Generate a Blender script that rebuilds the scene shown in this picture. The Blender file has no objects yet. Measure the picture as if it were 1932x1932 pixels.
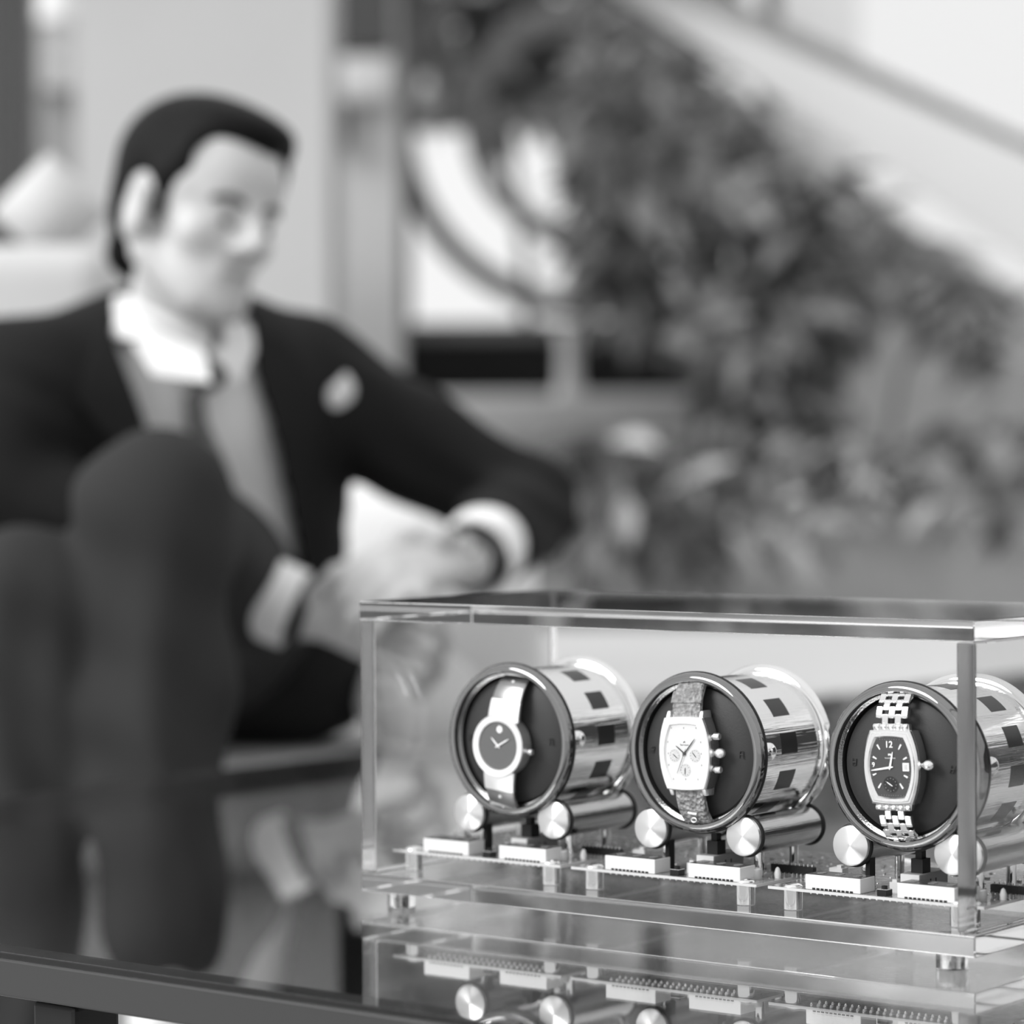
import bpy, bmesh, math, random
import numpy as np
from mathutils import Vector, Matrix

S = bpy.context.scene
COL = S.collection
PI = math.pi

# ------------------------------------------------------------------ camera
FPX, PITCH, ROLL = 5607.42, .01756, -.00629
CAMZ, TABLE_Z = .7336, .45
cp, sp, cr, sr = math.cos(PITCH), math.sin(PITCH), math.cos(ROLL), math.sin(ROLL)
FWD = np.array([0, cp, -sp])
_u = np.array([0, sp, cp]); _r = np.array([1., 0, 0])
RGT = cr * _r + sr * _u
UPV = -sr * _r + cr * _u
CAM = np.array([0, 0, CAMZ])
cam_data = bpy.data.cameras.new('camera')
cam = bpy.data.objects.new('camera', cam_data); COL.objects.link(cam)
rot = Matrix((RGT, UPV, -FWD)).transposed().to_4x4()
cam.matrix_world = Matrix.Translation(Vector(CAM)) @ rot
cam_data.sensor_width = 36; cam_data.sensor_fit = 'HORIZONTAL'
cam_data.lens = 36 * FPX / 1932
cam_data.clip_start = .05; cam_data.clip_end = 200
cam_data.dof.use_dof = True
cam_data.dof.focus_distance = 1.72
cam_data.dof.aperture_fstop = cam_data.lens / 25.5
S.camera = cam

# ------------------------------------------------------------------ sky, sun, exposure
W = bpy.data.worlds.new('sky'); S.world = W; W.use_nodes = True
nt = W.node_tree; nt.nodes.clear()
tc = nt.nodes.new('ShaderNodeTexCoord'); sx = nt.nodes.new('ShaderNodeSeparateXYZ')
rp = nt.nodes.new('ShaderNodeValToRGB'); bg = nt.nodes.new('ShaderNodeBackground'); wo = nt.nodes.new('ShaderNodeOutputWorld')
nt.links.new(tc.outputs['Generated'], sx.inputs[0]); nt.links.new(sx.outputs['Z'], rp.inputs[0])
nt.links.new(rp.outputs[0], bg.inputs[0]); nt.links.new(bg.outputs[0], wo.inputs[0])
e = rp.color_ramp.elements
e[0].position = 0; e[0].color = (.78, .78, .78, 1)
e[1].position = 1; e[1].color = (1, 1, 1, 1)
bg.inputs['Strength'].default_value = 1.28
sun_d = bpy.data.lights.new('sun', 'SUN'); sun_d.energy = 2.8; sun_d.angle = math.radians(30)
sun = bpy.data.objects.new('sun', sun_d); COL.objects.link(sun)
sun.rotation_euler = Vector((-.88, -.46, .62)).to_track_quat('Z', 'Y').to_euler()
S.cycles.max_bounces = 24; S.cycles.transmission_bounces = 24; S.cycles.glossy_bounces = 12
S.view_settings.view_transform = 'Standard'; S.view_settings.look = 'None'
S.view_settings.exposure = -.12; S.view_settings.gamma = 1; S.view_settings.use_curve_mapping = False


def at(px, py, d):
    """world point seen at a pixel of the photograph, d metres in front of the lens"""
    return CAM + d * (FWD + (px - 966) / FPX * RGT - (py - 966) / FPX * UPV)


def to_px(P):
    Q = np.asarray(P) - CAM; d = Q @ FWD
    return 966 + FPX * (Q @ RGT) / d, 966 - FPX * (Q @ UPV) / d


# ------------------------------------------------------------------ materials (black-and-white place)
MATS = {}


def mat(name, v=.5, rough=.5, metal=0., spec=.5, trans=0., ior=1.45, bump=0., bscale=40., var=0., vscale=8., aniso=0., axis=None,
        coat=0., tint=None, sss=0., kind='noise', stretch=None):
    m = bpy.data.materials.new(name); m.use_nodes = True
    n = m.node_tree; p = n.nodes['Principled BSDF']
    p.inputs['Base Color'].default_value = (v, v, v, 1)
    p.inputs['Roughness'].default_value = rough; p.inputs['Metallic'].default_value = metal
    p.inputs['Specular IOR Level'].default_value = spec; p.inputs['IOR'].default_value = ior
    p.inputs['Transmission Weight'].default_value = trans; p.inputs['Coat Weight'].default_value = coat
    if sss:
        p.inputs['Subsurface Weight'].default_value = sss; p.inputs['Subsurface Radius'].default_value = (.01, .01, .01)
        p.inputs['Subsurface Scale'].default_value = 1
    co = n.nodes.new('ShaderNodeTexCoord').outputs['Object']
    if stretch:
        mp = n.nodes.new('ShaderNodeMapping'); mp.inputs['Scale'].default_value = stretch
        n.links.new(co, mp.inputs['Vector']); co = mp.outputs[0]
    if var:
        t = n.nodes.new('ShaderNodeTexNoise'); t.inputs['Scale'].default_value = vscale; t.inputs['Detail'].default_value = 4
        r = n.nodes.new('ShaderNodeMapRange')
        r.inputs['From Min'].default_value = .3; r.inputs['From Max'].default_value = .7
        r.inputs['To Min'].default_value = max(v * (1 - var), 0); r.inputs['To Max'].default_value = min(v * (1 + var), 1)
        n.links.new(co, t.inputs['Vector']); n.links.new(t.outputs['Fac'], r.inputs['Value'])
        n.links.new(r.outputs[0], p.inputs['Base Color'])
    if bump:
        t = n.nodes.new('ShaderNodeTexVoronoi' if kind == 'voronoi' else 'ShaderNodeTexNoise'); t.inputs['Scale'].default_value = bscale
        b = n.nodes.new('ShaderNodeBump'); b.inputs['Strength'].default_value = bump; b.inputs['Distance'].default_value = .002
        n.links.new(co, t.inputs['Vector']); n.links.new(t.outputs[0], b.inputs['Height']); n.links.new(b.outputs[0], p.inputs['Normal'])
    if aniso:
        p.inputs['Anisotropic'].default_value = aniso
        p.inputs['Anisotropic Rotation'].default_value = .25
        tg = n.nodes.new('ShaderNodeTangent'); tg.direction_type = 'RADIAL'; tg.axis = axis
        n.links.new(tg.outputs[0], p.inputs['Tangent'])
    MATS[name] = m
    return m


chrome = mat('polished_chrome', .82, .035, 1)
chrome_dark = mat('dark_chrome', .45, .06, 1)
steel = mat('satin_steel', .8, .22, 1, bump=.05, bscale=300)
steel_bright = mat('bright_steel', .95, .42, 1)
rim_metal = mat('dark_polished_rim', .26, .04, 1)
barrel_metal = mat('polished_barrel_steel', .78, .05, 1, bump=.13, bscale=22, stretch=(40, .6, 40))
roller_metal = mat('turned_aluminium', .42, .14, 1, bump=.12, bscale=60, stretch=(30, .4, 30))
link_steel = mat('grey_link_steel', .3, .3, 1)
brushed = mat('radially_brushed_aluminium', .86, .3, 1, aniso=.95, axis='Y')
rubber = mat('black_rubber', .012, .5)
black_plastic = mat('black_plastic', .012, .45, spec=.3)
dark_mark = mat('black_marker_film', .02, .3)
cushion_m = mat('black_leather', .034, .5, bump=.05, bscale=900, spec=.4)
glass = mat('clear_acrylic', .93, .0, trans=1, ior=1.49)
table_glass = mat('smoked_table_glass', .93, .0, trans=1, ior=1.55)
table_edge = mat('grey_lacquer_edge', .04, .3)
white_plastic = mat('white_plastic', .78, .35)
white_dim = mat('pale_plastic', .6, .4)
display_m = mat('smoked_display_face', .06, .25)
segment_m = mat('grey_display_segments', .25, .4)
pcb_m = mat('circuit_board_laminate', .26, .14, var=.6, vscale=220)
pcb_edge = mat('circuit_board_edge', .62, .5)
solder = mat('solder_tin', .8, .3, 1)
chip_grey = mat('grey_component', .35, .4)
dial_dark = mat('dark_watch_dial', .12, .25, spec=.6)
dial_charcoal = mat('charcoal_watch_dial', .055, .25, spec=.6)
dial_white = mat('silvered_watch_dial', .7, .4)
dial_grey = mat('subdial_grey', .6, .45, var=.1, vscale=900)
hand_dark = mat('blued_hand', .06, .3)
hand_light = mat('white_hand', .92, .3)
croc = mat('crocodile_leather', .3, .35, bump=.9, bscale=420, kind='voronoi', var=.5, vscale=250)
skin = mat('skin', .56, .45, var=.05, vscale=30, sss=.08)
hair_m = mat('dark_hair', .006, .6, spec=.15, bump=.4, bscale=120, stretch=(1, 6, 1))
brow_m = mat('eyebrow_hair', .04, .6)
lip_m = mat('lip', .42, .4)
eye_m = mat('eyeball', .42, .2)
iris_m = mat('iris', .04, .1)
wool = mat('charcoal_wool', .012, .85, bump=.2, bscale=900, spec=.25)
wool_t = mat('charcoal_trouser_wool', .03, .85, bump=.2, bscale=900, spec=.25)
shirt_m = mat('pale_cotton', .8, .7, bump=.1, bscale=800)
linen_w = mat('white_linen', .9, .8)
tie_m = mat('patterned_silk', .16, .5, var=.95, vscale=30)
shoe_m = mat('black_shoe_leather', .015, .2)
sofa_m = mat('white_upholstery', .58, .8, bump=.15, bscale=300)
sofa_base_m = mat('grey_sofa_base', .46, .8)
bench_m = mat('white_bench', .55, .5)
floor_m = mat('pale_terrace_stone', .46, .6, var=.04, vscale=3)
plaster = mat('pale_plaster', .5, .8, var=.04, vscale=2)
plaster_w = mat('white_plaster', .78, .8)
stone_l = mat('light_grey_render', .42, .85, var=.08, vscale=2)
stone = mat('grey_render', .62, .85, var=.15, vscale=2.5)
shade_wall_d = mat('shade_wall_black', .02, .8)  # near-black painted as the recess shade, also on the added reflection wall
iron = mat('grey_painted_iron', .13, .5)
drape = mat('grey_drape', .3, .9)
wood_d = mat('dark_frame_paint', .07, .6)
ledge_m = mat('pale_ledge_stone', .72, .7)
planter_m = mat('grey_planter_stone', .36, .8, var=.15, vscale=4)
leaf_m = mat('leaf_mid', .22, .4, var=.5, vscale=9)
leaf_l = mat('leaf_pale', .4, .4, var=.3, vscale=9)
leaf_d = mat('leaf_dark', .05, .45, var=.5, vscale=9)
stem_m = mat('stem', .05, .7)
frost = mat('frosted_acrylic_edge', .6, .2, trans=1, ior=1.49)
flower_m = mat('white_petal', .8, .6)


# ------------------------------------------------------------------ mesh helpers
class MB:
    def __init__(self): self.v = []; self.f = []

    def add(self, v, f):
        o = len(self.v)
        self.v += [tuple(map(float, p)) for p in v]
        self.f += [tuple(i + o for i in q) for q in f]
        return self

    def box(self, c, s, rz=0):
        c = np.array(c, float); h = np.array(s, float) / 2
        V = []
        for x, y, z in ((-1, -1, -1), (1, -1, -1), (1, 1, -1), (-1, 1, -1), (-1, -1, 1), (1, -1, 1), (1, 1, 1), (-1, 1, 1)):
            p = np.array([x, y, z]) * h
            if rz: p = np.array([p[0] * math.cos(rz) - p[1] * math.sin(rz), p[0] * math.sin(rz) + p[1] * math.cos(rz), p[2]])
            V.append(c + p)
        return self.add(V, [(0, 3, 2, 1), (4, 5, 6, 7), (0, 1, 5, 4), (1, 2, 6, 5), (2, 3, 7, 6), (3, 0, 4, 7)])

    def rings(self, R, cap0=True, cap1=True, closed=False):
        n = len(R[0]); V = [p for r in R for p in r]; Fc = []
        m = len(R)
        for i in range(m if closed else m - 1):
            a, b = i * n, ((i + 1) % m) * n
            for j in range(n):
                k = (j + 1) % n
                Fc.append((a + j, a + k, b + k, b + j))
        if not closed:
            if cap0: Fc.append(tuple(range(n))[::-1])
            if cap1: Fc.append(tuple((m - 1) * n + j for j in range(n)))
        return self.add(V, Fc)

    def lathe(self, prof, c=(0, 0, 0), axis='y', n=64, closed=False, cap0=True, cap1=True):
        """prof: (radius, position along axis)"""
        R = []
        for r, t in prof:
            ring = []
            for j in range(n):
                a = 2 * PI * j / n; x, y = r * math.cos(a), r * math.sin(a)
                q = (x, t, y) if axis == 'y' else (x, y, t) if axis == 'z' else (t, x, y)
                ring.append(tuple(q[i] + c[i] for i in range(3)))
            R.append(ring)
        return self.rings(R, cap0, cap1, closed)

    def tube(self, path, r, n=8, closed=False):
        P = [np.array(p, float) for p in path]; m = len(P); R = []
        rr = r if hasattr(r, '__len__') else [r] * m
        ref = None
        for i in range(m):
            a = P[i - 1] if (i or closed) else P[i]; b = P[(i + 1) % m] if (i < m - 1 or closed) else P[i]
            t = b - a; t /= max(np.linalg.norm(t), 1e-9)
            if ref is None:
                ref = np.cross(t, [0, 0, 1.]) if abs(t[2]) < .9 else np.cross(t, [1., 0, 0])
            ref = ref - t * (ref @ t); ref /= np.linalg.norm(ref); w = np.cross(t, ref)
            R.append([P[i] + rr[i] * (math.cos(2 * PI * j / n) * ref + math.sin(2 * PI * j / n) * w) for j in range(n)])
        return self.rings(R, closed=closed)

    def sphere(self, c, r, nu=16, nv=10):
        r = r if hasattr(r, '__len__') else (r, r, r)
        R = []
        for i in range(nv + 1):
            ph = PI * (i / nv) ; ph = min(max(ph, .02), PI - .02)
            R.append([(c[0] + r[0] * math.sin(ph) * math.cos(2 * PI * j / nu), c[1] + r[1] * math.sin(ph) * math.sin(2 * PI * j / nu),
                       c[2] - r[2] * math.cos(ph)) for j in range(nu)])
        return self.rings(R)

    def mesh(self, name):
        me = bpy.data.meshes.new(name)
        me.from_pydata(self.v, [], self.f); me.update()
        return me


def tag(o, label=None, cat=None, group=None, kind=None):
    if label: o['label'] = label
    if cat: o['category'] = cat
    if group: o['group'] = group
    if kind: o['kind'] = kind
    return o


def link(name, me, m, parent=None, loc=None, sharp=35, bevel=0, seg=2):
    b = bmesh.new(); b.from_mesh(me)
    bmesh.ops.recalc_face_normals(b, faces=b.faces)
    if bevel:
        bmesh.ops.bevel(b, geom=[e for e in b.edges if e.is_manifold and e.calc_face_angle(0) > .6], offset=bevel, segments=seg, affect='EDGES', profile=.5)
    b.to_mesh(me); b.free()
    if sharp:
        me.shade_smooth(); me.set_sharp_from_angle(angle=math.radians(sharp))
    for q in (m if isinstance(m, (list, tuple)) else [m]): me.materials.append(q)
    o = bpy.data.objects.new(name, me); COL.objects.link(o)
    if parent: o.parent = parent
    if loc is not None: o.location = loc
    return o


def obj(name, mb, m, parent=None, loc=None, **k):
    return link(name, mb.mesh(name), m, parent, loc, **k)


def empty(name, loc, rz=0, label=None, cat=None, group=None):
    o = bpy.data.objects.new(name, None); COL.objects.link(o)
    o.location = loc; o.rotation_euler = (0, 0, rz); o.empty_display_size = .02
    return tag(o, label, cat, group)


def rbox(name, c, s, m, parent=None, bevel=.002, loc=None, seg=2):
    return obj(name, MB().box(c, s), m, parent, loc, bevel=bevel, seg=seg, sharp=0)


def children(o): return [c for c in bpy.data.objects if c.parent == o]


def copy_tree(o, parent=None):
    c = o.copy(); COL.objects.link(c)
    if parent: c.parent = parent
    for ch in children(o): copy_tree(ch, c)
    return c


# ------------------------------------------------------------------ setting
def struct(o, label=None):
    o['kind'] = 'structure'
    if label: o['label'] = label
    return o


struct(obj('floor', MB().box((0, 12, -.05), (44, 50, .1)), floor_m), 'pale stone terrace floor beneath table and sofa')


def wall_px(name, x0, y0, x1, y1, d, th, m, label=None, z0=None, parent=None, bevel=0):
    a = at(x0, y1, d); b = at(x1, y0, d)
    zlo = a[2] if z0 is None else z0
    c = ((a[0] + b[0]) / 2, d + th / 2, (zlo + b[2]) / 2)
    o = obj(name, MB().box(c, (b[0] - a[0], th, b[2] - zlo)), m, parent, bevel=bevel)
    if parent is None: struct(o, label)
    return o


# pale pier behind the man, darker walls to its sides, white wall far right
wall_px('wall_pier', 147, -900, 612, 600, 6.6, .5, plaster, 'smooth pale pier directly behind the seated man', z0=0)
wall_px('wall_left', -900, -500, 200, 600, 7.4, .25, stone_l, 'grey wall at the far left', z0=0)
wall_px('wall_right', 1090, -1500, 3300, 900, 13.0, .3, plaster_w, 'tall white wall behind the foliage', z0=0)
# wall with the square opening for the round grille
WD = 8.7


def zx(px, py, d): p = at(px, py, d); return p[0], p[2]


wx0, wz1 = zx(752, -170, WD); wx1, wz0 = zx(1478, 628, WD)
lx0, _ = zx(560, 0, WD); rx1, _ = zx(1620, 0, WD); tz = zx(0, -330, WD)[1]
wb = MB()
wb.box(((lx0 + wx0) / 2, WD + .15, tz / 2), (wx0 - lx0, .3, tz))
wb.box(((wx1 + rx1) / 2, WD + .15, tz / 2), (rx1 - wx1, .3, tz))
wb.box(((wx0 + wx1) / 2, WD + .15, (wz1 + tz) / 2), (wx1 - wx0, .3, tz - wz1))
zr0 = zx(0, 640, WD)[1]; zr1 = zx(0, 748, WD)[1]
wb.box(((wx0 + wx1) / 2, WD + .15, zr1 / 2), (wx1 - wx0, .3, zr1))
struct(obj('wall_back', wb, stone), 'grey rendered wall holding the round iron grille')
# recess under the grille, its shade painted as a black back panel; sill, ledge
struct(rbox('trim_1', ((wx0 + wx1) / 2, WD + .28, (zr0 + zr1) / 2), (wx1 - wx0 + .3, .03, zr0 - zr1 + .02), shade_wall_d, bevel=0), 'recess under the round grille, back panel painted black as its shade')
wall_px('trim_2', 800, 748, 1300, 832, WD - .35, .38, ledge_m, 'pale stone ledge below the painted-dark recess', bevel=.01)
wall_px('trim_3', 612, 108, 735, 192, WD - .06, .06, ledge_m, 'pale string course beside the pier', bevel=.005)
wall_px('trim_4', 612, -300, 738, 92, WD - .07, .07, wood_d, 'dark panel above the pale string course')
wall_px('trim_5', 612, 205, 652, 268, WD - .07, .07, wood_d, 'small dark niche beside the pale pier')

# round iron grille: square frame, two rings, cross bars
gc = at(1108, 222, WD)
win = struct(empty('window_1', (gc[0], WD + .1, gc[2])), 'square iron grille with two concentric rings and cross bars')
k = WD / FPX


def ring(name, r, w):
    P = [(r * k * math.cos(a), 0, r * k * math.sin(a)) for a in np.linspace(0, 2 * PI, 72, endpoint=False)]
    mb = MB(); R = []
    for p in P:
        q = np.array(p); n_ = q / np.linalg.norm(q); h = w * k / 2
        R.append([q - n_ * h + np.array([0, -.03, 0]), q + n_ * h + np.array([0, -.03, 0]), q + n_ * h + np.array([0, .03, 0]), q - n_ * h + np.array([0, .03, 0])])
    mb.rings(R, closed=True)
    return obj(name, mb, iron, win)


ring('outer_ring', 352, 46); ring('inner_ring', 216, 40)
obj('vertical_bar', MB().box((0, 0, .0), (40 * k, .05, 800 * k)), iron, win)
obj('horizontal_bar', MB().box((0, .005, 0), (726 * k, .05, 34 * k)), iron, win)
for sx_, nm in ((-1, 'frame_side'), (1, 'frame_side')):
    obj(nm, MB().box((sx_ * 352 * k, 0, 0), (34 * k, .07, 810 * k)), iron, win)
for sz_ in (-1, 1):
    obj('frame_rail', MB().box((0, -.002, sz_ * 398 * k), (726 * k, .07, 30 * k)), iron, win)
p = at(1074, 690, WD - .2)
post = obj('trim_6', MB().lathe([(.035, -.12), (.045, -.1), (.03, -.05), (.028, .05), (.04, .1)], axis='z', n=20), ledge_m, loc=(p[0], p[1], p[2] + .01))
struct(post, 'short pale turned post standing on the ledge')

# sloping white parapet of the stair at upper right
def slab(name, pts, th, m, label):
    mb = MB(); n = len(pts)
    A = [np.array(q) for q in pts]; B = [q + np.array([.12, th, 0]) for q in A]
    mb.rings([A, B])
    return struct(obj(name, mb, m, bevel=.01), label)


slab('trim_7', [at(700, -318, 7.9), at(2500, 870, 5.6), at(2500, 520, 5.6), at(700, -250, 7.9)], .16, plaster, 'sloping white stair parapet crossing the upper right')

slab('wall_stair', [at(1470, 300, 9.6), at(3300, 1400, 9.6), at(3300, 1800, 9.6), at(1470, 1300, 9.6)], .2, stone_l, 'grey wall beneath the sloping stair parapet')

# left side: door frame, drape, white bits
struct(rbox('door_1', tuple(at(-16, 200, 7.1)[i] + (0, 0, -.2)[i] for i in range(3)), (.11, .1, 2.6), wood_d, bevel=.004), 'dark door frame at the far left edge')
mb = MB()
dr0 = at(26, 200, 7.0); pts = []
for j in range(25):
    pts.append((dr0[0] + j * .0021, 7.05 + .012 * math.sin(j * 1.15)))
R = [[(x, y, z) for x, y in pts] + [(x, y + .012, z) for x, y in pts[::-1]] for z in (0.02, 2.3)]
mb.rings(R)
tag(obj('curtain', mb, drape), 'narrow grey curtain hanging beside the dark door frame', 'curtain')
p = at(100, -20, 7.0)
lam = empty('wall_lamp', (p[0], p[1] + .37, p[2]), 0, 'white drum wall lamp high on the grey left wall', 'lamp')
lw = mat('lamp_shade_linen', .85, .8)
obj('shade', MB().lathe([(.062, -.07), (.058, .0), (.05, .07)], axis='z', n=32), lw, lam, loc=(0, -.3, 0))
obj('bracket', MB().tube([(0, 0, 0), (0, -.28, 0)], .012), chrome_dark, lam)
wall_px('trim_8', 66, 40, 146, 130, 7.36, .04, stone, 'recessed grey panel on left wall')
wall_px('trim_9', 64, 132, 150, 168, 7.33, .07, ledge_m, 'pale rail between two grey panels on the left wall')

# planter wall on the right
a_, b_ = at(1080, 940, 7.0), at(2300, 940, 7.0)
pl = empty('stone_planter', ((a_[0] + b_[0]) / 2, 7.0, 0), 0, 'long grey stone planter trough behind the white bench', 'planter')
Lp = b_[0] - a_[0]
rbox('trough', (0, .3, .3), (Lp, .6, .6), planter_m, pl, .01)
rbox('coping', (0, .3, .62), (Lp + .06, .66, .04), planter_m, pl, .008)
obj('soil', MB().box((0, .3, .645), (Lp - .1, .5, .012)), stem_m, pl)

# ------------------------------------------------------------------ table
YAW = .65864
UX = np.array([-math.cos(YAW), math.sin(YAW), 0]); VY = np.array([math.sin(YAW), math.cos(YAW), 0])
OL = np.array([-.09783, 1.89047, 0]) + np.array([0, 0, TABLE_Z])   # front-left foot corner of the case on the table
CL, CD, CH, CG = .4418, .1996, .1845, .0096


def case_pt(x, y, z): return OL - UX * x + VY * y + np.array([0, 0, z])


YT = .672
tx0, tx1, ty0, ty1 = -.66, .62, -.2580, 2.05
tab = empty('display_table', (OL[0], OL[1], 0), -YT, 'long low table with reflective glass top and dark frame carrying the case', 'table')
rbox('glass_top', ((tx0 + tx1) / 2, (ty0 + ty1) / 2, TABLE_Z - .002), (tx1 - tx0, ty1 - ty0, .004), table_glass, tab, .0008)
fz, fh = TABLE_Z - .0152, .0220
rbox('frame_rail', ((tx0 + tx1) / 2, ty0 + .0125, fz), (tx1 - tx0 - .001, .023, fh), table_edge, tab, .0015)
rbox('frame_rail', ((tx0 + tx1) / 2, ty1 - .0125, fz), (tx1 - tx0 - .001, .023, fh), table_edge, tab, .0015)
for x in (tx0 + .0125, tx1 - .0125):
    rbox('frame_rail', (x, (ty0 + ty1) / 2, fz), (.023, ty1 - ty0 - .05, fh), table_edge, tab, .0015)
for x, y in ((-.020, ty0 + .03), (tx1 - .03, ty0 + .03), (tx0 + .03, ty1 - .03), (tx1 - .03, ty1 - .03), (tx0 + .03, ty0 + .03)):
        rbox('leg', (x, y, .2107), (.036, .036, .4214), black_plastic, tab, .003)
rbox('front_apron', (.347, ty0 + .034, TABLE_Z - .075), (.484, .016, .0925), black_plastic, tab, .002)
tinv = tab.matrix_basis.inverted()


def tl(p): return np.array(tinv @ Vector(p))


RA_, RB_ = at(1130, 1768, 3.30), at(2150, 1905, 2.90)
RB_[2] = RA_[2] = .198
obj('base_rail', MB().tube([tl(RA_), tl(RB_)], .030, 32), white_plastic, tab)
for q, r_ in ((at(668, 1610, 3.0), .012), (at(1236, 1745, 2.8), .010)):
    zt = q[2] - .002
    c_ = tl((q[0], q[1], 0))
    rbox('base_post', (c_[0], c_[1], zt / 2), (r_ * 2, r_ * 2, zt), black_plastic, tab, .002)
rbox('base_foot', tuple(tl(((RA_[0] + RB_[0]) / 2, (RA_[1] + RB_[1]) / 2, .084))), (.05, .05, .168), black_plastic, tab, .002)

# ------------------------------------------------------------------ acrylic case
case = empty('display_case', OL, -YAW, 'clear acrylic display case with thick plates enclosing three watch winders', 'case')
T = .0117
rbox('base_plate', (CL / 2, CD / 2, CG + T / 2), (CL, CD, T), glass, case, .0006, seg=1)
rbox('top_plate', (CL / 2, CD / 2, CG + CH - T / 2), (CL, CD, T), glass, case, .0006, seg=1)
hz = CH - 2 * T - .0012
for x in (.0040, CL - .0067):
    sp_ = rbox('side_panel', (x, CD / 2, CG + CH / 2), (.0118, CD - .006, hz), [glass, frost], case, .0009, seg=2)
    for q in sp_.data.polygons:
        if abs(q.normal.y) > .5: q.material_index = 1
for x in (.022, CL - .022):
    for y in (.014, CD - .02):
        obj('foot', MB().lathe([(.0088, 0), (.009, .0005), (.009, CG - .0003)], axis='z', n=40), glass, case, (x, y, 0))

# ------------------------------------------------------------------ winder boards
ZB = CG + T      # top of base plate
DX, X1, ZR, YR = .14034, .0975, .1083, .0269
PB = .0118       # height of the board above the base plate
RLZ = .0603 - ZB


def seg8(mb, x, y, z):
    w, h, t = .0032, .0052, .0008
    for (cx, cy, sx_, sy_) in ((0, 0, w, t), (0, h / 2, w, t), (0, -h / 2, w, t), (-w / 2, h / 4, t, h / 2), (w / 2, h / 4, t, h / 2), (-w / 2, -h / 4, t, h / 2), (w / 2, -h / 4, t, h / 2)):
        mb.box((x + cx, y + cy, z), (sx_ * .9, sy_ * .9, .0002))


rnd = random.Random(4)
MESHES = {}


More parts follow.
